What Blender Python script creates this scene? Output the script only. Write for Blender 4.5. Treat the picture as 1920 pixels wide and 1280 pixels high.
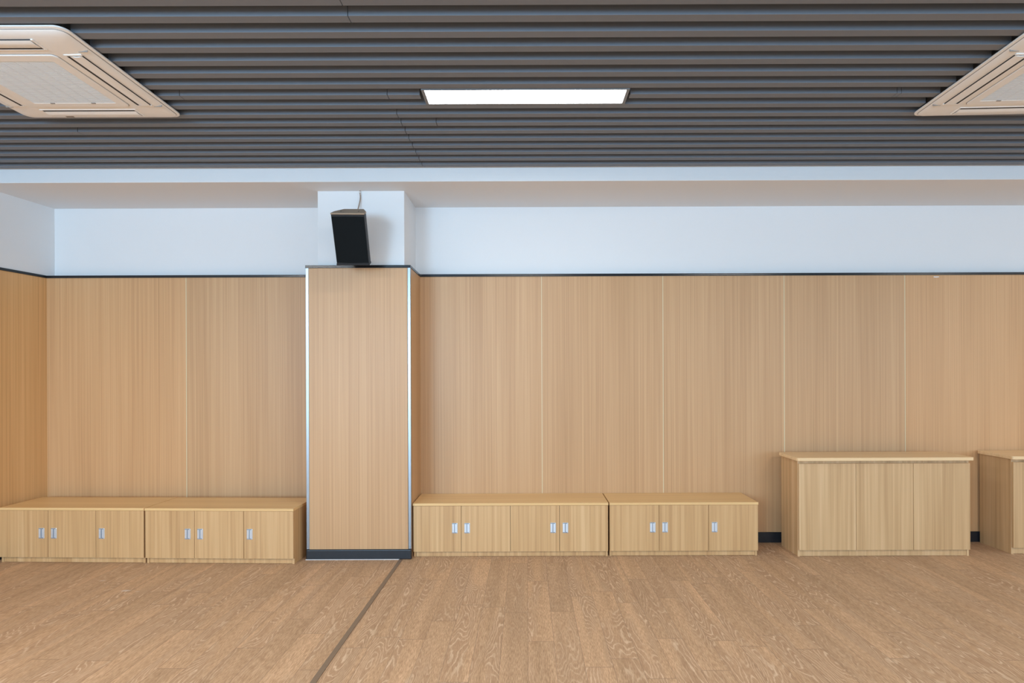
import bpy, bmesh, math, random
from mathutils import Matrix, Vector, noise

for o in list(bpy.data.objects):
    bpy.data.objects.remove(o, do_unlink=True)
S = bpy.context.scene
COL = S.collection

# ------------------------------------------------------------ camera
CH = 1.464                       # camera height
cam_d = bpy.data.cameras.new('camera')
cam = bpy.data.objects.new('camera', cam_d)
COL.objects.link(cam)
cam_d.sensor_width = 36.0
cam_d.lens = 36.0 * 1084 / 1920
cam_d.shift_x = -28 / 1920
cam_d.shift_y = 63 / 1920
cam_d.clip_start = 0.05
cam.matrix_world = Matrix.Translation((0, 0, CH)) @ Matrix.Rotation(math.pi / 2, 4, 'X') @ Matrix.Rotation(-0.0036, 4, 'Z')
S.camera = cam

# ------------------------------------------------------------ colour and world
S.view_settings.view_transform = 'Standard'
S.view_settings.look = 'None'
S.view_settings.gamma = 1.0
S.view_settings.exposure = 0.11
S.view_settings.use_curve_mapping = False
w = bpy.data.worlds.new('daylight'); S.world = w; w.use_nodes = True
w.node_tree.nodes['Background'].inputs[0].default_value = (0.62, 0.78, 1.0, 1)
w.node_tree.nodes['Background'].inputs[1].default_value = 0.6

# daylight through the windows behind the camera
def area(name, loc, rot, sx, sy, power, color):
    l = bpy.data.lights.new(name, 'AREA'); l.shape = 'RECTANGLE'
    l.size = sx; l.size_y = sy; l.energy = power; l.color = color
    o = bpy.data.objects.new(name, l); COL.objects.link(o)
    o.location = loc; o.rotation_euler = rot
    return o
REAR = -4.2
XR_LIGHT = 7.55
WINS = [(-4.3, -2.3), (-1.9, 0.1), (0.5, 2.5), (2.9, 4.9), (5.2, 7.0)]
for i, (a, b) in enumerate(WINS):
    area('window_daylight', ((a + b) / 2, REAR + 0.02, 1.85), (math.pi / 2, 0, 0), b - a - 0.1, 1.8,
         [300, 60, 34, 36, 60][i], (0.43, 0.72, 1.0))
# daylight from the glazed left side of the room, behind the camera
area('window_daylight', (-4.95, -1.9, 1.75), (math.pi / 2, 0, -math.pi / 2), 3.0, 1.9, 45, (0.43, 0.72, 1.0))
area('window_daylight', (XR_LIGHT, -1.6, 1.75), (math.pi / 2, 0, math.pi / 2), 3.0, 1.9, 75, (0.47, 0.74, 1.0))  # added fill light on the right, no known window, brightens the left wall

# ------------------------------------------------------------ materials
def mat(name):
    m = bpy.data.materials.new(name); m.use_nodes = True
    nt = m.node_tree
    return m, nt, nt.nodes['Principled BSDF']

def plain(name, col, rough=0.5, metal=0.0, bump=0.0, bscale=80, var=0.0, spec=0.5):
    m, nt, b = mat(name)
    b.inputs['Base Color'].default_value = (*col, 1)
    b.inputs['Roughness'].default_value = rough
    b.inputs['Metallic'].default_value = metal
    b.inputs['Specular IOR Level'].default_value = spec
    tc = nt.nodes.new('ShaderNodeTexCoord')
    n = nt.nodes.new('ShaderNodeTexNoise'); n.inputs['Scale'].default_value = bscale
    n.inputs['Detail'].default_value = 3
    nt.links.new(tc.outputs['Object'], n.inputs['Vector'])
    if bump:
        bp = nt.nodes.new('ShaderNodeBump'); bp.inputs['Strength'].default_value = bump
        bp.inputs['Distance'].default_value = 0.002
        nt.links.new(n.outputs['Fac'], bp.inputs['Height'])
        nt.links.new(bp.outputs['Normal'], b.inputs['Normal'])
    if var:
        mx = nt.nodes.new('ShaderNodeMixRGB')
        mx.inputs[1].default_value = (*[c * (1 - var) for c in col], 1)
        mx.inputs[2].default_value = (*[min(1, c * (1 + var)) for c in col], 1)
        nt.links.new(n.outputs['Fac'], mx.inputs[0])
        nt.links.new(mx.outputs[0], b.inputs['Base Color'])
    return m

def N(nt, kind, **kw):
    n = nt.nodes.new(kind)
    for k, v in kw.items(): setattr(n, k, v)
    return n
def M_(nt, op, a, b=None, c=None):
    n = nt.nodes.new('ShaderNodeMath'); n.operation = op
    for i, v in enumerate((a, b, c)):
        if v is None: continue
        if isinstance(v, (int, float)): n.inputs[i].default_value = v
        else: nt.links.new(v, n.inputs[i])
    return n.outputs[0]
def ramp(nt, fac, stops):
    r = nt.nodes.new('ShaderNodeValToRGB'); e = r.color_ramp.elements
    while len(e) < len(stops): e.new(0.5)
    for el, (p, c) in zip(e, stops):
        el.position = p; el.color = (*c, 1) if len(c) == 3 else c
    nt.links.new(fac, r.inputs[0])
    return r.outputs[0]
def mixc(nt, fac, a, b, mode='MIX'):
    n = nt.nodes.new('ShaderNodeMixRGB'); n.blend_type = mode
    for i, v in enumerate((fac, a, b)):
        if isinstance(v, (int, float)): n.inputs[i].default_value = v
        elif isinstance(v, tuple): n.inputs[i].default_value = (*v, 1)
        else: nt.links.new(v, n.inputs[i])
    return n.outputs[0]
def noise_at(nt, vec, scale_vec, scale=1.0, detail=2.0, offset=None, rough=0.5):
    mp = nt.nodes.new('ShaderNodeMapping'); mp.inputs['Scale'].default_value = scale_vec
    nt.links.new(vec, mp.inputs['Vector'])
    if offset is not None: nt.links.new(offset, mp.inputs['Location'])
    n = nt.nodes.new('ShaderNodeTexNoise'); n.inputs['Scale'].default_value = scale
    n.inputs['Detail'].default_value = detail; n.inputs['Roughness'].default_value = rough
    nt.links.new(mp.outputs[0], n.inputs['Vector'])
    return n.outputs['Fac']

def veneer(name, dark, mid, light, axis, fine, broad, wide, rough=0.42, contrast=1.0):
    """straight grain running along axis; fine, broad and wide are stripe frequencies per metre"""
    m, nt, b = mat(name)
    tc = N(nt, 'ShaderNodeTexCoord'); oi = N(nt, 'ShaderNodeObjectInfo')
    cx = N(nt, 'ShaderNodeCombineXYZ')
    off = M_(nt, 'MULTIPLY', oi.outputs['Random'], 37.0)
    for i in range(3): nt.links.new(off, cx.inputs[i])
    def sv(f, along):
        v = [f, f, f]; v['XYZ'.index(axis)] = along
        return v
    n1 = noise_at(nt, tc.outputs['Object'], sv(fine, 1.5), 1, 2, cx.outputs[0])
    n2 = noise_at(nt, tc.outputs['Object'], sv(broad, 0.5), 1, 2, cx.outputs[0])
    n3 = noise_at(nt, tc.outputs['Object'], sv(wide, 0.25), 1, 1, cx.outputs[0])
    v = M_(nt, 'MULTIPLY_ADD', n1, 0.42 * contrast, 0.5 - 0.21 * contrast)
    v = M_(nt, 'ADD', v, M_(nt, 'MULTIPLY_ADD', n2, 0.9 * contrast, -0.45 * contrast))
    v = M_(nt, 'ADD', v, M_(nt, 'MULTIPLY_ADD', n3, 0.5 * contrast, -0.25 * contrast))
    c = ramp(nt, v, [(0.2, dark), (0.5, mid), (0.8, light)])
    nt.links.new(c, b.inputs['Base Color'])
    b.inputs['Roughness'].default_value = rough
    bp = N(nt, 'ShaderNodeBump'); bp.inputs['Strength'].default_value = 0.08; bp.inputs['Distance'].default_value = 0.0006
    nt.links.new(n1, bp.inputs['Height']); nt.links.new(bp.outputs[0], b.inputs['Normal'])
    return m

def floor_material():
    m, nt, b = mat('vinyl_oak_planks')
    tc = N(nt, 'ShaderNodeTexCoord'); P = tc.outputs['Object']
    sp = N(nt, 'ShaderNodeSeparateXYZ'); nt.links.new(P, sp.inputs[0])
    x, y = sp.outputs[0], sp.outputs[1]
    PW, PL = 0.143, 0.93
    u = M_(nt, 'DIVIDE', x, PW); row = M_(nt, 'FLOOR', u); fu = M_(nt, 'FRACT', u)
    wn = N(nt, 'ShaderNodeTexWhiteNoise', noise_dimensions='1D'); nt.links.new(row, wn.inputs['W'])
    vv = M_(nt, 'ADD', M_(nt, 'DIVIDE', y, PL), wn.outputs['Value'])
    colr = M_(nt, 'FLOOR', vv); fv = M_(nt, 'FRACT', vv)
    cid = N(nt, 'ShaderNodeCombineXYZ'); nt.links.new(row, cid.inputs[0]); nt.links.new(colr, cid.inputs[1])
    w2 = N(nt, 'ShaderNodeTexWhiteNoise', noise_dimensions='3D'); nt.links.new(cid.outputs[0], w2.inputs['Vector'])
    r1 = w2.outputs['Value']
    sc = N(nt, 'ShaderNodeSeparateXYZ'); nt.links.new(w2.outputs['Color'], sc.inputs[0])
    r2, r3 = sc.outputs[0], sc.outputs[1]
    # per-plank offset of the grain
    off = N(nt, 'ShaderNodeVectorMath', operation='SCALE'); off.inputs['Scale'].default_value = 60
    nt.links.new(w2.outputs['Color'], off.inputs[0])
    # cathedral figure: contour lines of a stretched noise
    n0 = noise_at(nt, P, (7.5, 1.15, 1), 1, 1.2, off.outputs[0], 0.4)
    wob = noise_at(nt, P, (34, 9, 1), 1, 2, off.outputs[0])
    f = M_(nt, 'ADD', M_(nt, 'MULTIPLY', n0, 27.0), M_(nt, 'MULTIPLY', wob, 1.5))
    fr = M_(nt, 'FRACT', f)
    ridge = M_(nt, 'SUBTRACT', 1.0, M_(nt, 'ABSOLUTE', M_(nt, 'MULTIPLY_ADD', fr, 2.0, -1.0)))
    line = ramp(nt, ridge, [(0.0, (0, 0, 0)), (0.66, (0.06,) * 3), (0.90, (1, 1, 1))])
    # broken up along the line and present mostly on some planks
    brk = ramp(nt, noise_at(nt, P, (60, 14, 1), 1, 2, off.outputs[0]), [(0.3, (0.35,) * 3), (0.62, (1, 1, 1))])
    msk = ramp(nt, noise_at(nt, P, (9, 1.0, 1), 1, 1, off.outputs[0]), [(0.44, (0.03,) * 3), (0.53, (1, 1, 1))])
    pl = ramp(nt, r1, [(0.1, (0.3,) * 3), (0.45, (1, 1, 1))])
    lf = M_(nt, 'MULTIPLY', M_(nt, 'MULTIPLY', line, brk), M_(nt, 'MULTIPLY', msk, pl))
    # fine straight pores
    pores = noise_at(nt, P, (330, 26, 1), 1, 3, off.outputs[0], 0.6)
    pc = ramp(nt, pores, [(0.34, (0.405, 0.238, 0.130)), (0.5, (0.540, 0.340, 0.197)), (0.66, (0.680, 0.455, 0.282))])
    tone = noise_at(nt, P, (16, 0.8, 1), 1, 2, off.outputs[0])
    tn = ramp(nt, tone, [(0.3, (0.87, 0.86, 0.84)), (0.7, (1.1, 1.1, 1.1))])
    base = mixc(nt, 1.0, pc, tn, 'MULTIPLY')
    pt = ramp(nt, r2, [(0.0, (0.9, 0.9, 0.9)), (1.0, (1.08, 1.07, 1.06))])
    base = mixc(nt, 1.0, base, pt, 'MULTIPLY')
    # darker wood around the figure
    base = mixc(nt, M_(nt, 'MULTIPLY', M_(nt, 'MULTIPLY', msk, pl), 0.42), base, (0.350, 0.205, 0.118))
    base = mixc(nt, M_(nt, 'MULTIPLY', lf, 0.9), base, (0.72, 0.525, 0.350))
    # seams
    e1 = M_(nt, 'MINIMUM', fu, M_(nt, 'SUBTRACT', 1.0, fu))
    e2 = M_(nt, 'MINIMUM', fv, M_(nt, 'SUBTRACT', 1.0, fv))
    s1 = M_(nt, 'LESS_THAN', e1, 0.0085); s2 = M_(nt, 'LESS_THAN', e2, 0.0022)
    s = M_(nt, 'MAXIMUM', s1, s2)
    base = mixc(nt, M_(nt, 'MULTIPLY', s, 0.62), base, (0.20, 0.12, 0.075))
    # two pale plaster smears left on the boards
    for (cx_, cy_, rx_, ry_, am) in ((-2.75, 3.955, 0.040, 0.018, 0.6), (-2.66, 3.94, 0.02, 0.01, 0.3), (-3.05, 4.15, 0.03, 0.018, 0.3)):
        dx = M_(nt, 'DIVIDE', M_(nt, 'SUBTRACT', x, cx_), rx_); dy = M_(nt, 'DIVIDE', M_(nt, 'SUBTRACT', y, cy_), ry_)
        q = M_(nt, 'ADD', M_(nt, 'MULTIPLY', dx, dx), M_(nt, 'MULTIPLY', dy, dy))
        q = M_(nt, 'MULTIPLY', M_(nt, 'MAXIMUM', M_(nt, 'SUBTRACT', 1.0, q), 0.0), am)
        base = mixc(nt, q, base, (0.75, 0.72, 0.68))
    nt.links.new(base, b.inputs['Base Color'])
    b.inputs['Roughness'].default_value = 0.48
    b.inputs['Specular IOR Level'].default_value = 0.35
    bp = N(nt, 'ShaderNodeBump'); bp.inputs['Strength'].default_value = 0.15; bp.inputs['Distance'].default_value = 0.001
    nt.links.new(M_(nt, 'SUBTRACT', pores, s), bp.inputs['Height']); nt.links.new(bp.outputs[0], b.inputs['Normal'])
    return m

WALLWOOD = veneer('wall_veneer', (0.435, 0.236, 0.104), (0.553, 0.320, 0.154), (0.650, 0.400, 0.206), 'Z', 420, 120, 5, 0.45, 0.72)
HONEY = veneer('honey_wall_veneer', (0.510, 0.268, 0.100), (0.680, 0.380, 0.155), (0.790, 0.475, 0.215), 'Z', 420, 120, 5, 0.45, 0.72)
AMBER = veneer('pale_honey_wall_veneer', (0.480, 0.251, 0.107), (0.608, 0.341, 0.157), (0.708, 0.424, 0.212), 'Z', 420, 120, 5, 0.45, 0.72)
CABWOOD = veneer('cabinet_veneer', (0.450, 0.250, 0.105), (0.590, 0.352, 0.158), (0.700, 0.450, 0.225), 'Z', 170, 42, 9, 0.42, 0.95)
CABTOP = veneer('cabinet_top_veneer', (0.640, 0.385, 0.160), (0.780, 0.505, 0.225), (0.850, 0.585, 0.290), 'X', 150, 45, 8, 0.36, 0.8)
PALEWOOD = veneer('pale_cabinet_veneer', (0.470, 0.278, 0.124), (0.605, 0.382, 0.188), (0.710, 0.478, 0.258), 'Z', 150, 36, 9, 0.42, 0.95)
PALETOP = veneer('pale_top_veneer', (0.690, 0.450, 0.225), (0.830, 0.575, 0.310), (0.890, 0.645, 0.370), 'X', 150, 40, 8, 0.36, 0.7)
FLOOR = floor_material()
WHITE = plain('white_paint', (0.80, 0.80, 0.80), 0.75, bump=0.1, bscale=120, var=0.01)
BLACK = plain('black_gloss_trim', (0.012, 0.013, 0.015), 0.22, bump=0.1, bscale=30)
SKIRT = plain('black_skirting', (0.014, 0.016, 0.020), 0.38, bump=0.25, bscale=25, var=0.3)
STEEL = plain('brushed_steel', (0.36, 0.38, 0.40), 0.36, 1.0, bump=0.1, bscale=20)
CREAM = plain('cream_seam', (0.70, 0.62, 0.40), 0.5)
BAFFLE = plain('grey_baffle_coat', (0.168, 0.182, 0.206), 0.5, bump=0.05, bscale=200)
VOID = plain('dark_ceiling_paint', (0.02, 0.022, 0.028), 0.9)
ACW = plain('air_conditioner_plastic', (0.90, 0.88, 0.84), 0.4)
ACG = plain('air_conditioner_grille', (0.82, 0.88, 0.92), 0.5)
ACD = plain('dark_slot', (0.03, 0.03, 0.03), 0.7)
ACSEAM = plain('panel_seam', (0.30, 0.27, 0.24), 0.8)
METAL = plain('galvanised_casing', (0.25, 0.26, 0.27), 0.5, 0.6)
FRAME = plain('grey_lamp_frame', (0.20, 0.21, 0.22), 0.4)
CHROME = plain('satin_chrome', (0.74, 0.80, 0.86), 0.28, 0.45)
NICKEL_SHADE = plain('nickel_and_recess_shade', (0.30, 0.34, 0.39), 0.4, 0.3)
STRIP = plain('brown_joint_strip', (0.215, 0.150, 0.100), 0.45, var=0.1, bscale=30)
SPK = plain('speaker_coat', (0.018, 0.018, 0.019), 0.5, bump=0.5, bscale=500, spec=0.3)
SPKTOP = plain('speaker_brown_top_coat', (0.34, 0.245, 0.165), 0.6, bump=0.4, bscale=400, var=0.15)  # top cap in a lighter brown than the body
GRILL = plain('speaker_grille_cloth', (0.006, 0.008, 0.009), 0.7, bump=0.7, bscale=900, spec=0.12)
CABLE = plain('speaker_cable', (0.34, 0.25, 0.19), 0.5)
GYPSUM = plain('white_filler', (0.85, 0.85, 0.85), 0.8)
SHADOWGAP = plain('door_gap_shade', (0.05, 0.035, 0.02), 0.8)  # dark backing that paints the shade in the gaps between doors
m, nt, b = mat('lamp_diffuser')
b.inputs['Base Color'].default_value = (0.9, 0.9, 0.9, 1)
b.inputs['Emission Color'].default_value = (0.95, 0.98, 1.0, 1); b.inputs['Emission Strength'].default_value = 32.0
LAMP = m

# ------------------------------------------------------------ mesh helpers
def box(bm, x0, x1, y0, y1, z0, z1):
    vs = [bm.verts.new((x, y, z)) for x in (x0, x1) for y in (y0, y1) for z in (z0, z1)]
    for f in ((0, 1, 3, 2), (4, 6, 7, 5), (0, 4, 5, 1), (2, 3, 7, 6), (0, 2, 6, 4), (1, 5, 7, 3)):
        bm.faces.new([vs[i] for i in f])
def prism(bm, pts, z0, z1):
    lo = [bm.verts.new((x, y, z0)) for x, y in pts]; hi = [bm.verts.new((x, y, z1)) for x, y in pts]
    n = len(pts)
    bm.faces.new(lo[::-1]); bm.faces.new(hi)
    for i in range(n):
        bm.faces.new((lo[i], lo[(i + 1) % n], hi[(i + 1) % n], hi[i]))
def rrect(x0, x1, y0, y1, r, n=6):
    pts = []
    for cx, cy, a in ((x1 - r, y1 - r, 0), (x0 + r, y1 - r, 90), (x0 + r, y0 + r, 180), (x1 - r, y0 + r, 270)):
        for k in range(n + 1):
            t = math.radians(a + 90 * k / n)
            pts.append((cx + r * math.cos(t), cy + r * math.sin(t)))
    return pts
def loft(bm, rings, cap0=True, cap1=True):
    rs = [[bm.verts.new(p) for p in r] for r in rings]; n = len(rings[0])
    for a, c in zip(rs, rs[1:]):
        for i in range(n):
            bm.faces.new((a[i], a[(i + 1) % n], c[(i + 1) % n], c[i]))
    if cap0: bm.faces.new(rs[0][::-1])
    if cap1: bm.faces.new(rs[-1])
def link(name, bm, m, parent=None, bevel=0.0, seg=2, smooth=False, shift=None):
    if shift: bmesh.ops.translate(bm, verts=bm.verts, vec=shift)
    bmesh.ops.recalc_face_normals(bm, faces=bm.faces)
    me = bpy.data.meshes.new(name); bm.to_mesh(me); bm.free()
    me.materials.append(m)
    o = bpy.data.objects.new(name, me); COL.objects.link(o)
    if parent: o.parent = parent
    if bevel:
        md = o.modifiers.new('bevel', 'BEVEL'); md.width = bevel; md.segments = seg
        md.limit_method = 'ANGLE'; md.angle_limit = math.radians(40)
    if smooth:
        for p in me.polygons: p.use_smooth = True
    return o
def boxes(name, lst, m, parent=None, bevel=0.0, seg=2):
    bm = bmesh.new()
    for l in lst: box(bm, *l)
    return link(name, bm, m, parent, bevel, seg)
def thing(name, label, cat, loc=(0, 0, 0), rz=0.0, group=None):
    o = bpy.data.objects.new(name, None); COL.objects.link(o); o.empty_display_size = 0.1
    o.location = loc; o.rotation_euler = (0, 0, rz)
    o['label'] = label; o['category'] = cat
    if group: o['group'] = group
    return o
def struct(o):
    o['kind'] = 'structure'; return o

# ------------------------------------------------------------ room
ZS = CH + 1.587          # underside of the baffles
ZSOF = CH + 1.487        # underside of the dropped border
ZC = 3.50                # slab above the baffles
YW, YP = 5.12, 5.04      # plaster and panelling of the back wall
XR = 7.6
TA = math.tan(math.radians(7.0))
def lx(y): return -4.188 - (YP - y) * TA       # face of the left wall
ZT = 2.345               # top of the panelling

bm = bmesh.new(); box(bm, -5.6, XR, REAR - 0.1, 5.2, -0.12, 0.0)
struct(link('floor', bm, FLOOR))
struct(boxes('ceiling', [(-5.6, XR, REAR - 0.1, 5.3, ZC, ZC + 0.1)], VOID))
struct(boxes('ceiling_soffit', [(-5.0, XR, 4.435, 5.14, ZSOF, ZC)], WHITE, bevel=0.004))
wb = struct(boxes('wall_back', [(-4.8, XR, YW, YW + 0.15, 0, ZSOF + 0.05)], WHITE))
bm = bmesh.new(); prism(bm, [(lx(YP + 0.1), YP + 0.1), (lx(REAR), REAR), (lx(REAR) - 0.15, REAR), (lx(YP + 0.1) - 0.15, YP + 0.1)], 0, ZC)
wl = struct(link('wall_left', bm, WHITE))
struct(boxes('wall_right', [(XR, XR + 0.15, REAR, 5.2, 0, ZC)], WHITE))
rw = [(-5.6, XR, REAR - 0.15, REAR, 0, 0.92), (-5.6, XR, REAR - 0.15, REAR, 2.78, ZC)]
edges = [-5.6] + [v for w_ in WINS for v in w_] + [XR]
for i in range(0, len(edges), 2): rw.append((edges[i], edges[i + 1], REAR - 0.15, REAR, 0.92, 2.78))
struct(boxes('wall_rear', rw, WHITE))
for i, (a, b_) in enumerate(WINS):
    wn_ = [(a, b_, REAR - 0.08, REAR - 0.03, 0.92, 0.97), (a, b_, REAR - 0.08, REAR - 0.03, 2.73, 2.78),
           (a, a + 0.05, REAR - 0.08, REAR - 0.03, 0.97, 2.73), (b_ - 0.05, b_, REAR - 0.08, REAR - 0.03, 0.97, 2.73)]
    struct(boxes('window_%d' % (i + 1), wn_, FRAME, bevel=0.003))

# side frames behind the camera; the right one is added for its fill light
struct(boxes('window_6', [(XR - 0.03, XR, -3.15, -3.10, 0.75, 2.75), (XR - 0.03, XR, -0.10, -0.05, 0.75, 2.75),
       (XR - 0.03, XR, -3.10, -0.10, 0.75, 0.80), (XR - 0.03, XR, -3.10, -0.10, 2.70, 2.75)], FRAME))
struct(boxes('window_7', [(-5.02, -4.93, -3.45, -3.40, 0.75, 2.75), (-5.02, -4.93, -0.40, -0.35, 0.75, 2.75),
       (-5.02, -4.93, -3.40, -0.40, 0.75, 0.80), (-5.02, -4.93, -3.40, -0.40, 2.70, 2.75)], FRAME))
# panelling on the back wall: boards with cream seam strips between
def px(x, z): return (x - 988) * z / 1084
CX0, CX1 = -1.761, -0.929       # clad pillar
seams_l = [px(349.5, YP)]
seams_r = [px(v, YP) for v in (1016, 1243.3, 1470.5, 1697)] + [px(1924, YP), px(2151, YP), px(2378, YP), px(2605, YP)]
def boards(x0, x1, seams, honey=()):
    e = [x0] + seams + [x1]
    for i in range(len(e) - 1):
        g0 = 0.0025 if i else 0; g1 = 0.0025 if i < len(e) - 2 else 0
        boxes('wood_panel', [(e[i] + g0, e[i + 1] - g1, YP, YW - 0.002, 0.0, ZT - 0.018)], AMBER if i in honey else WALLWOOD, wb)
    for s in seams:
        boxes('seam_strip', [(s - 0.0025, s + 0.0025, YP - 0.001, YW - 0.003, 0.09, ZT - 0.02)], CREAM, wb)
boards(lx(YP) - 0.0, CX0 + 0.01, seams_l, (0,))
boards(CX1 - 0.01, XR - 0.01, seams_r, (4, 5, 6, 7, 8))
# left wall panelling
def left_band(z0, z1, t0, t1, ya=YP, yb=REAR + 0.01):
    bm = bmesh.new()
    prism(bm, [(lx(ya) + t1, ya), (lx(yb) + t1, yb), (lx(yb) + t0, yb), (lx(ya) + t0, ya)], z0, z1)
    return bm
for (ya, yb) in ((YP, 3.9), (3.895, 2.8), (2.795, 1.7), (1.695, 0.6), (0.595, -0.4)):
    link('wood_panel', left_band(0, ZT - 0.018, 0.001, 0.004, ya, yb), HONEY, wl)

# pillar
wp = struct(boxes('wall_pillar', [(-1.683, -0.984, 4.66, YW + 0.02, 0, ZSOF + 0.02)], WHITE, bevel=0.004))
YC = 4.615
boxes('wood_panel', [(CX0 + 0.021, CX1 - 0.024, YC, 4.658, 0.08, ZT - 0.018)], WALLWOOD, wp)
boxes('wood_panel', [(CX1 - 0.05, CX1, YC + 0.012, YP, 0.0, ZT - 0.018)], WALLWOOD, wp)
boxes('wood_panel', [(CX0, CX0 + 0.05, YC + 0.012, YP, 0.0, ZT - 0.018)], WALLWOOD, wp)
# steel angles on the pillar edges
for i, (xa, sgn) in enumerate(((CX0, 1), (CX1, -1))):
    a0, a1 = sorted((xa - sgn * 0.0015, xa + sgn * 0.0205)); c0, c1 = sorted((xa - sgn * 0.0015, xa + sgn * 0.001))
    struct(boxes('trim_%d' % (i + 1), [(a0, a1, YC - 0.003, YC + 0.0005, 0.082, ZT - 0.02), (c0, c1, YC + 0.0005, YC + 0.022, 0.082, ZT - 0.02)], STEEL, bevel=0.0008))
# black cap rail along the top of the panelling
T = 0.008
struct(boxes('trim_3', [(lx(YP), CX0, YP - T, YW, ZT - 0.022, ZT)], BLACK, bevel=0.002))
struct(boxes('trim_4', [(CX0 - 0.004, CX1 + 0.004, YC - T, 4.66, ZT - 0.022, ZT)], BLACK, bevel=0.002))
struct(boxes('trim_5', [(CX1 - 0.055, CX1 + 0.004, 4.66, YP - T, ZT - 0.022, ZT)], BLACK, bevel=0.002))
struct(boxes('trim_6', [(CX0 - 0.004, CX0 + 0.08, 4.66, YP - T, ZT - 0.022, ZT)], BLACK, bevel=0.002))
struct(boxes('trim_7', [(CX1 - 0.06, XR - 0.01, YP - T, YW, ZT - 0.022, ZT)], BLACK, bevel=0.002))
struct(link('trim_8', left_band(ZT - 0.022, ZT, -0.001, 0.012, YP - T), BLACK, bevel=0.002))
# skirting
struct(boxes('baseboard_back_left', [(lx(YP) + 0.015, CX0 - 0.001, YP - 0.010, YP - 0.001, 0, 0.090)], SKIRT, bevel=0.002))
struct(boxes('baseboard_back_right', [(CX1 + 0.011, XR - 0.01, YP - 0.010, YP - 0.001, 0, 0.090)], SKIRT, bevel=0.002))
struct(boxes('baseboard_pillar', [(CX0 - 0.004, CX1 + 0.004, YC - 0.012, 4.64, 0, 0.080)], SKIRT, bevel=0.008, seg=3))
struct(link('baseboard_left', left_band(0, 0.09, 0.004, 0.013, YP - 0.01), SKIRT, bevel=0.002))
# strip over the joint in the floor
bm = bmesh.new(); prism(bm, [(-1.0465, 2.2), (-1.0165, 2.2), (-0.9945, 4.60), (-1.0225, 4.60)], 0.0, 0.0035)
struct(link('trim_9', bm, STRIP, bevel=0.001))
# line of pale sealant at the foot of the pillar
struct(boxes('trim_10', [(CX0 - 0.006, -1.02, YC - 0.017, YC - 0.012, 0, 0.004)], GYPSUM, bevel=0.001))

# ------------------------------------------------------------ baffle ceiling
ACL = (-3.025, -2.083); ACR = (2.325, 3.267); ACY = (2.600, 3.515)
LX0, LX1 = -0.583, 0.578    # lamp
JX = -0.785
NAMES = {15: 'against the white soffit', 14: 'second', 13: 'third', 12: 'fourth', 11: 'fifth', 10: 'sixth', 9: 'seventh',
         8: 'eighth', 7: 'ninth', 6: 'tenth', 5: 'eleventh', 4: 'twelfth', 3: 'thirteenth', 2: 'fourteenth', 1: 'fifteenth',
         0: 'sixteenth', -1: 'seventeenth', -2: 'eighteenth', -3: 'nineteenth'}
def baffle(k, x0, x1, label, joints=()):
    y0 = 2.550 + 0.12 * k
    xs = [x0] + sorted(j for j in joints if x0 < j < x1) + [x1]
    bm = bmesh.new()
    for i in range(len(xs) - 1):
        g0 = 0.0014 if i else 0; g1 = 0.0014 if i < len(xs) - 2 else 0
        box(bm, xs[i] + g0, xs[i + 1] - g1, y0, y0 + 0.0505, ZS, ZS + 0.10)
    o = link('ceiling_baffle', bm, BAFFLE, bevel=0.0012)
    o['label'] = label; o['category'] = 'ceiling baffle'; o['group'] = 'grey metal baffles of the slatted ceiling'
XL_, XR_ = -4.75, XR - 0.02
for k in range(-3, 16):
    j = [JX] if (k <= 0 or k >= 8) else []
    if k == 9: j += [px(820, 3.64)]
    if k == 10: j += [px(147, 3.75)]
    y0 = 2.55 + 0.12 * k
    xl = lx(y0) + 0.01
    if k == 15: base = 'long dark grey ceiling baffle against the white soffit'
    else: base = 'long dark grey ceiling baffle, %s in order from the white soffit' % NAMES[k]
    if 1 <= k <= 7:
        if k == 6:
            baffle(k, ACL[1] - 0.02, LX0 - 0.018, 'short grey baffle length between the left air conditioner and the lit ceiling lamp', [JX, -1.96])
            baffle(k, LX1 + 0.012, ACR[0] + 0.02, 'short grey baffle length between the lit ceiling lamp and the right air conditioner', [2.10, 2.125])
            a = 'in line with the lamp'
        else:
            ends = ', behind the lamp' if k == 7 else (', before the lamp' if k == 5 else '')
            baffle(k, ACL[1] - 0.02, ACR[0] + 0.02, 'grey baffle between air conditioners, %s from the soffit%s' % (NAMES[k], ends), j)
            a = '%s from the white soffit' % NAMES[k]
        if k >= 6:
            baffle(k, xl, ACL[0] + 0.02, 'grey baffle stub left of the left air conditioner, %s' % a)
    else:
        baffle(k, xl, XR_, base, j)

# lamp
lt = thing('ceiling_light', 'long lit white rectangular panel lamp set between the grey ceiling baffles', 'ceiling light', ((LX0 + LX1) / 2, 3.295, ZS))
hw, hd = (LX1 - LX0) / 2, 0.0885
fb = [(-hw, hw, -hd, -hd + 0.009, -0.004, 0.03), (-hw, hw, hd - 0.009, hd, -0.004, 0.03),
      (-hw, -hw + 0.018, -hd + 0.009, hd - 0.009, -0.004, 0.03), (hw - 0.018, hw, -hd + 0.009, hd - 0.009, -0.004, 0.03),
      (-hw, hw, -hd, hd, 0.03, 0.05)]
boxes('frame', fb, FRAME, lt, bevel=0.0008)
boxes('diffuser', [(-hw + 0.018, hw - 0.018, -hd + 0.009, hd - 0.009, 0.0, 0.008)], LAMP, lt)
# further panels of the same ceiling, behind the camera
for (x, y, e) in ((-3.2, 0.9, 72), (0.0, 0.9, 26), (3.2, 0.9, 46), (6.2, 0.9, 36), (-3.2, -1.5, 40), (0.0, -1.5, 34), (3.2, -1.5, 34), (6.2, 3.3, 24)):
    area('panel_lamp_light', (x, y, ZS - 0.02), (0, 0, 0), 1.15, 0.2, e, (1.0, 0.97, 0.93))

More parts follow.
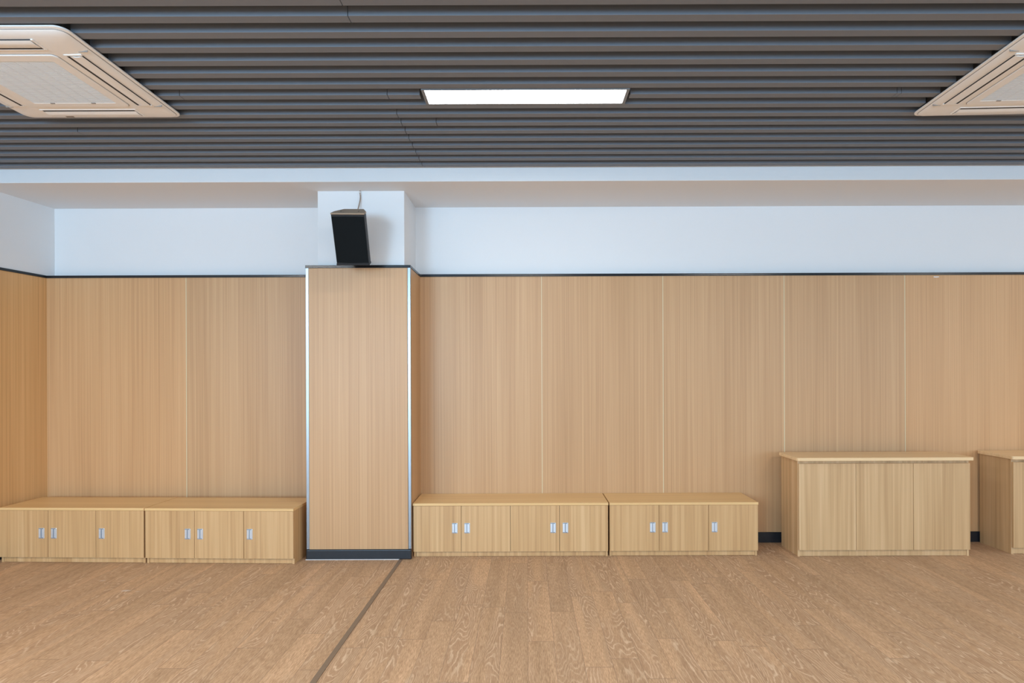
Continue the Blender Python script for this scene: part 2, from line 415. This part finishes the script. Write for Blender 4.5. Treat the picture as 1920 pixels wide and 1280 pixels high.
# ------------------------------------------------------------ ceiling cassettes
def cassette(x0, x1, label):
    W, D = x1 - x0, ACY[1] - ACY[0]
    t = thing('air_conditioner', label, 'air conditioner', ((x0 + x1) / 2, (ACY[0] + ACY[1]) / 2, ZS - 0.003), 0, 'ceiling cassette air conditioners')
    a, c = W / 2, D / 2
    def R(inx, z, r): return [(p[0], p[1], z) for p in rrect(-a + inx, a - inx, -c + inx, c - inx, r, 8)]
    bm = bmesh.new()
    loft(bm, [R(0.004, 0.0, 0.05), R(0.0, -0.002, 0.052), R(0.0, -0.008, 0.052), R(0.006, -0.0105, 0.05), R(0.012, -0.0105, 0.048),
              R(0.014, -0.013, 0.046), R(0.02, -0.018, 0.045), R(0.05, -0.0245, 0.04), R(0.10, -0.028, 0.04), R(0.17, -0.029, 0.03)])
    pn = link('panel', bm, ACW, t, smooth=True)
    md = pn.modifiers.new('split', 'EDGE_SPLIT'); md.split_angle = math.radians(50)
    bm = bmesh.new()
    loft(bm, [R(0.0125, -0.0100, 0.048), R(0.0125, -0.0116, 0.048), R(0.0145, -0.0140, 0.046), R(0.0145, -0.0100, 0.046)], False, False)
    link('rim_seam', bm, ACSEAM, t)
    # outlets: dark slot with a movable vane on each side
    for q in range(4):
        half = (c if q % 2 == 0 else a)
        edge = (a if q % 2 == 0 else c)
        L = half - 0.205
        rot = Matrix.Rotation(math.pi / 2 * q, 4, 'Z')
        bm = bmesh.new()
        box(bm, edge - 0.143, edge - 0.068, -L - 0.01, L + 0.01, -0.0312, -0.026)
        bmesh.ops.transform(bm, matrix=rot, verts=bm.verts)
        sl = link('outlet', bm, ACD, t)
        bm = bmesh.new()
        n = 10
        prof = []
        for i in range(n + 1):
            f = i / n
            prof.append((edge - 0.0700 - 0.059 * f, -0.0318 - 0.0045 * math.sin(math.pi * min(1, f * 1.15))))
        lo = [(x, -L, z) for x, z in prof] + [(x, -L, z + 0.004) for x, z in reversed(prof)]
        hi = [(x, L, z) for x, _, z in lo]
        loft(bm, [lo, hi])
        bmesh.ops.transform(bm, matrix=rot, verts=bm.verts)
        link('vane', bm, ACW, t)
        # rounded rim closing the outlet at both ends and on its inner side
        bm = bmesh.new()
        box(bm, edge - 0.152, edge - 0.143, -L - 0.014, L + 0.014, -0.0322, -0.026)
        for s in (-1, 1):
            box(bm, edge - 0.150, edge - 0.064, min(s * (L + 0.002), s * (L + 0.014)), max(s * (L + 0.002), s * (L + 0.014)), -0.0322, -0.026)
        bmesh.ops.transform(bm, matrix=rot, verts=bm.verts)
        link('outlet_rim', bm, ACW, t, bevel=0.003, seg=3)
    # seam and access frame round the intake
    bm = bmesh.new()
    loft(bm, [R(0.186, -0.0285, 0.03), R(0.186, -0.0300, 0.03), R(0.1885, -0.0300, 0.028), R(0.1885, -0.0285, 0.028)], False, False)
    link('panel_seam', bm, ACSEAM, t)
    bm = bmesh.new()
    loft(bm, [R(0.189, -0.028, 0.028), R(0.189, -0.033, 0.028), R(0.192, -0.035, 0.028), R(0.238, -0.036, 0.006), R(0.240, -0.034, 0.004), R(0.240, -0.028, 0.004)], False, False)
    link('grille_frame', bm, ACW, t)
    ga, gc = a - 0.240, c - 0.240
    bm = bmesh.new()
    box(bm, -ga, ga, -gc, gc, -0.0315, -0.027)
    nb = 44
    for i in range(nb):
        y = -gc + (i + 0.5) * 2 * gc / nb
        box(bm, -ga, ga, y - 0.0030, y + 0.0030, -0.0345, -0.0315)
    for i in range(1, 7):
        x = -ga + i * 2 * ga / 7
        box(bm, x - 0.001, x + 0.001, -gc, gc, -0.0350, -0.0315)
    link('intake_grille', bm, ACG, t)
    for s in (-0.55, 0.45):
        boxes('latch', [(s * ga - 0.012, s * ga + 0.012, gc - 0.004, gc + 0.006, -0.0375, -0.034)], ACSEAM, t, bevel=0.001)
    # corner cover seams
    for sx in (-1, 1):
        for sy in (-1, 1):
            bm = bmesh.new()
            x_, y_ = sx * (a - 0.02), sy * (c - 0.175)
            xx = sorted((x_, sx * (a - 0.065)))
            box(bm, xx[0], xx[1], y_ - 0.0008, y_ + 0.0008, -0.0275, -0.018)
            link('corner_seam', bm, ACSEAM, t)
    boxes('casing', [(-a + 0.06, a - 0.06, -c + 0.06, c - 0.06, 0.0, 0.26)], METAL, t, bevel=0.004)
    return t
tl = cassette(*ACL, 'white four-way ceiling air conditioner at the left of the slatted ceiling')
tr = cassette(*ACR, 'white four-way ceiling air conditioner at the right, cut off by the frame edge')
tr.rotation_euler.z = math.radians(-2.4); tr.location.x += 0.008; tr.location.y += 0.004
boxes('display', [(-0.20, -0.155, 0.4575 - 0.065, 0.4575 - 0.045, -0.0285, -0.0255)], ACSEAM, tl, bevel=0.001)

# ------------------------------------------------------------ cabinets
def handle_mesh():
    bm = bmesh.new()
    hw_, hh = 0.0225, 0.041
    # outer rim
    def ring(w_, h_, y): return [(p[0], y, p[1]) for p in rrect(-w_, w_, -h_, h_, 0.004, 3)]
    loft(bm, [ring(hw_, hh, 0), ring(hw_, hh, -0.0022), ring(hw_ - 0.0012, hh - 0.0012, -0.0034), ring(hw_ - 0.004, hh - 0.006, -0.0034), ring(hw_ - 0.005, hh - 0.007, -0.0012)], True, False)
    # curved cup inside, and the finger lip over one side
    n = 10
    wi, hi_ = hw_ - 0.005, hh - 0.0068
    lo, up = [], []
    for i in range(n + 1):
        f = i / n
        x = -wi + 2 * wi * f
        y = -0.0012 + 0.0 - 0.0005
        y = -0.0006 - 0.0016 * (2 * f - 1) ** 2
        lo.append((x, y, -hi_)); up.append((x, y, hi_))
    a_ = [bm.verts.new(p) for p in lo]; b_ = [bm.verts.new(p) for p in up]
    for i in range(n): bm.faces.new((a_[i], a_[i + 1], b_[i + 1], b_[i]))
    prof = [(-wi - 0.001, -0.0030), (-wi + 0.006, -0.0046), (-wi + 0.012, -0.0052), (-wi + 0.0125, -0.0042), (-wi + 0.006, -0.0030), (-wi - 0.001, -0.0016)]
    loft(bm, [[(x, y, -hi_) for x, y in prof], [(x, y, hi_) for x, y in prof]])
    bmesh.ops.recalc_face_normals(bm, faces=bm.faces)
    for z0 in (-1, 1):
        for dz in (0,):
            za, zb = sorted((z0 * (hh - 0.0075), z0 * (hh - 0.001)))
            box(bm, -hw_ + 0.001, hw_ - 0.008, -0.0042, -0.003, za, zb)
    box(bm, -wi + 0.0126, -wi + 0.0185, -0.0024, -0.0012, -hi_, hi_)  # dark strip painted in for the shade of the finger recess
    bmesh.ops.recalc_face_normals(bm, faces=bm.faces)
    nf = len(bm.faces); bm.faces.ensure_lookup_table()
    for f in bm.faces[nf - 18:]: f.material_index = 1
    me = bpy.data.meshes.new('handle'); bm.to_mesh(me); bm.free(); me.materials.append(CHROME); me.materials.append(NICKEL_SHADE)
    return me
HANDLE = handle_mesh()

def low_cabinet(x0, y0, width, doors, label, rz=0.0, H=0.435, D=0.40, seam_gap=None):
    """doors: (share of width, handle side or None); origin at the front left corner on the floor"""
    t = thing('low_cabinet', label, 'cabinet', (x0, y0, 0), rz, 'low storage cabinets along the wall')
    zt = H - 0.020; w_ = width
    boxes('worktop', [(0, w_, -0.004, D, zt, H)], CABTOP, t, bevel=0.0015)
    boxes('side_panel', [(0.003, 0.021, 0.020, D - 0.004, 0, zt)], CABWOOD, t, bevel=0.0008)
    boxes('side_panel', [(w_ - 0.021, w_ - 0.003, 0.020, D - 0.004, 0, zt)], CABWOOD, t, bevel=0.0008)
    boxes('back_panel', [(0.021, w_ - 0.021, D - 0.016, D - 0.006, 0.03, zt)], CABWOOD, t)
    boxes('carcass', [(0.0215, w_ - 0.0215, 0.0205, D - 0.016, 0.046, zt - 0.0005)], SHADOWGAP, t)
    boxes('toe_kick', [(0.0225, w_ - 0.0225, 0.0225, 0.038, 0.002, 0.0435)], CABWOOD, t, bevel=0.0008)
    u = 0.0015; tot = sum(d[0] for d in doors); x = u
    for share, side in doors:
        dw = (w_ - 2 * u) * share / tot
        xa, xb = x + 0.0016, x + dw - 0.0016
        bm = bmesh.new(); box(bm, -(xb - xa) / 2, (xb - xa) / 2, 0, 0.018, -0.184, 0.184)
        d = link('door', bm, CABWOOD, t, bevel=0.001)
        d.location = ((xa + xb) / 2, 0, 0.2295)
        if side:
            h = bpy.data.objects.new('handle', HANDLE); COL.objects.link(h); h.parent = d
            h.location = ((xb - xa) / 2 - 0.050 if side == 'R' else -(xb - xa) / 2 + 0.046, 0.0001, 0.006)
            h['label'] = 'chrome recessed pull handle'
        x += dw
    return t
YAW = math.radians(-1.7)
low_cabinet(-4.166, 4.5565, 1.168, [(1.03, 'R'), (1, 'L'), (1, 'L')], 'low wooden cabinet with three doors in the left corner by the side wall', YAW)
low_cabinet(-4.152 + 1.161 * math.cos(YAW), 4.556 + 1.161 * math.sin(YAW) - 0.002, 1.178, [(1, 'R'), (1, 'L'), (1, 'L')], 'low wooden cabinet with three doors directly left of the clad pillar', YAW)
low_cabinet(-0.922, 4.652, 1.573, [(0.98, 'R'), (1, 'L'), (1, 'R'), (0.99, 'L')], 'longest low wooden cabinet with four doors, directly right of the clad pillar', D=0.384)
low_cabinet(0.660, 4.655, 1.199, [(1.0, 'R'), (1, 'L'), (1, 'L')], 'low wooden cabinet with three doors between the four-door cabinet and the taller one', D=0.381)

def tall_cabinet(x0, y0, depth, label, rz=0.0, W=1.375, H=0.798):
    t = thing('tall_cabinet', label, 'cabinet', (x0, y0, 0), rz, 'taller pale cabinets on the right')
    zt = H - 0.0255
    bm = bmesh.new()
    pts = rrect(-0.024, W + 0.013, -0.030, depth + 0.004, 0.022, 6)
    prism(bm, pts, zt, H)
    link('worktop', bm, PALETOP, t, bevel=0.002)
    boxes('side_panel', [(0, 0.018, 0.020, depth, 0, zt)], PALEWOOD, t, bevel=0.0008)
    boxes('side_panel', [(W - 0.018, W, 0.020, depth, 0, zt)], PALEWOOD, t, bevel=0.0008)
    boxes('back_panel', [(0.018, W - 0.018, depth - 0.012, depth - 0.002, 0.03, zt)], PALEWOOD, t)
    boxes('top_rail', [(0.018, W - 0.018, 0.021, 0.039, 0.70, zt)], PALEWOOD, t)
    boxes('carcass', [(0.0185, W - 0.0185, 0.0215, depth - 0.012, 0.056, 0.699)], SHADOWGAP, t)
    boxes('toe_kick', [(0.0195, W - 0.0195, 0.024, 0.040, 0.002, 0.0545)], PALEWOOD, t, bevel=0.0008)
    for i in range(3):
        dw = (W - 0.003) / 3
        bm = bmesh.new(); box(bm, -dw / 2 + 0.0016, dw / 2 - 0.0016, 0, 0.018, -0.346, 0.346)
        d = link('door', bm, PALEWOOD, t, bevel=0.001)
        d.location = (0.0015 + dw * (i + 0.5), 0, 0.401)
    return t
tall_cabinet(2.171, 4.625, 0.318, 'tall pale wooden cabinet with three plain doors and a rounded top, fully in view')
tall_cabinet(3.922, 4.668, 0.345, 'pale wooden cabinet at the right frame edge, only its side and corner in view')

# ------------------------------------------------------------ loudspeaker on the pillar
sp = thing('loudspeaker', 'black tilted loudspeaker mounted high on the pillar above the wood cladding', 'loudspeaker', (-1.312, 4.375, 2.299))
sp.rotation_euler = (math.radians(24), 0, math.radians(2))
HL = 0.386
def splan(f=1.0, g=0.0):
    # front at y=0, body going back (+y)
    return [(-0.121 * f, 0.0 + g), (0.121 * f, 0.0 + g), (0.117 * f, 0.075), (0.074 * f, 0.200 - g), (-0.074 * f, 0.200 - g), (-0.117 * f, 0.075)]
bm = bmesh.new(); prism(bm, splan(), 0.012, HL - 0.010); link('body', bm, SPK, sp, bevel=0.003)
bm = bmesh.new(); prism(bm, [(x * 1.02, y + (-0.004 if y < 0.01 else 0.002)) for x, y in splan()], HL - 0.012, HL); link('top_cap', bm, SPKTOP, sp, bevel=0.003)
bm = bmesh.new(); prism(bm, [(x * 1.02, y + (-0.004 if y < 0.01 else 0.002)) for x, y in splan()], 0.0, 0.014); link('bottom_cap', bm, SPK, sp, bevel=0.003)
bm = bmesh.new()
pts = []
for i in range(13):
    f = -1 + 2 * i / 12
    pts.append((0.117 * f, -0.012 + 0.010 * f * f))
pts += [(0.117, 0.002), (-0.117, 0.002)]
prism(bm, pts, 0.022, HL - 0.028); link('grille', bm, GRILL, sp, bevel=0.001)
boxes('front_lip', [(-0.117, 0.117, -0.003, 0.002, HL - 0.026, HL - 0.0125)], SPK, sp, bevel=0.0015)
boxes('front_lip', [(-0.117, 0.117, -0.003, 0.002, 0.0145, 0.0205)], SPK, sp, bevel=0.0015)
for s in (-1, 1):
    for q in (0, 1):
        bm = bmesh.new()
        bmesh.ops.create_cone(bm, cap_ends=True, segments=12, radius1=0.006, radius2=0.005, depth=0.003)
        bmesh.ops.translate(bm, verts=bm.verts, vec=(s * 0.065, 0.075, HL + 0.0005 if q else -0.0005))
        link('screw', bm, SPK, sp)
bm = bmesh.new(); box(bm, 0.1105, 0.1185, 0.012, 0.028, 0.06, 0.30); link('side_rail', bm, SPK, sp, bevel=0.002)
# bracket: plate on the wall, arm, and the tilting foot behind the box (local axes are tilted with the speaker)
bm = bmesh.new()
box(bm, -0.03, 0.03, 0.198, 0.206, 0.10, 0.22)
link('bracket_plate', bm, SPK, sp, bevel=0.001)
bm = bmesh.new()
inv = (Matrix.Translation(sp.location) @ sp.rotation_euler.to_matrix().to_4x4()).inverted()
box(bm, -1.385, -1.325, 4.645, 4.660, 2.42, 2.58)
box(bm, -1.367, -1.343, 4.45, 4.65, 2.488, 2.512)
bmesh.ops.transform(bm, matrix=inv, verts=bm.verts)
link('wall_bracket', bm, SPK, sp, bevel=0.002)

def tube(name, pts, r, m, parent=None):
    cu = bpy.data.curves.new(name, 'CURVE'); cu.dimensions = '3D'
    s = cu.splines.new('BEZIER'); s.bezier_points.add(len(pts) - 1)
    for bp_, p in zip(s.bezier_points, pts):
        bp_.co = p; bp_.handle_left_type = bp_.handle_right_type = 'AUTO'
    cu.bevel_depth = r; cu.bevel_resolution = 3
    tmp = bpy.data.objects.new(name, cu); COL.objects.link(tmp)
    dg = bpy.context.evaluated_depsgraph_get()
    me = bpy.data.meshes.new_from_object(tmp.evaluated_get(dg))
    bpy.data.objects.remove(tmp, do_unlink=True)
    me.name = name; me.materials.clear(); me.materials.append(m)
    o = bpy.data.objects.new(name, me); COL.objects.link(o)
    if parent: o.parent = parent
    return o
cb = tube('cable', [(-1.338, 4.650, ZSOF + 0.003), (-1.336, 4.650, 2.925), (-1.334, 4.648, 2.895), (-1.339, 4.635, 2.84), (-1.352, 4.60, 2.74), (-1.354, 4.55, 2.60)], 0.0048, CABLE)
cb['label'] = 'thin brown cable dropping from the soffit to the loudspeaker'; cb['category'] = 'cable'
bm = bmesh.new()
for (x, z, rr) in ((-1.337, 2.940, 0.008), (-1.333, 2.925, 0.006), (-1.336, 2.909, 0.0065), (-1.343, 2.946, 0.006), (-1.332, 2.899, 0.005)):
    bmesh.ops.create_icosphere(bm, subdivisions=2, radius=rr, matrix=Matrix.Translation((x, 4.6525, z)))
fl = link('plaster_filler', bm, GYPSUM, smooth=True)
fl['label'] = 'lumpy white filler where the speaker cable leaves the soffit'; fl['category'] = 'filler'

# scrap of white tape under the black rail at right
bm = bmesh.new()
pts = [(-0.024, -0.003), (0.0, -0.005), (0.024, -0.002), (0.022, 0.003), (0.0, 0.0025), (-0.022, 0.003)]
lo = [(x, 0, z) for x, z in pts]; hi = [(x, -0.001 - 0.002 * abs(x) / 0.024, z) for x, z in pts]
loft(bm, [lo, hi])
sc_ = link('tape_scrap', bm, GYPSUM); sc_.location = (px(1756, YP), YP - 0.0005, 2.307)
sc_['label'] = 'small white tape scrap on the panelling just below the black rail at right'; sc_['category'] = 'tape'
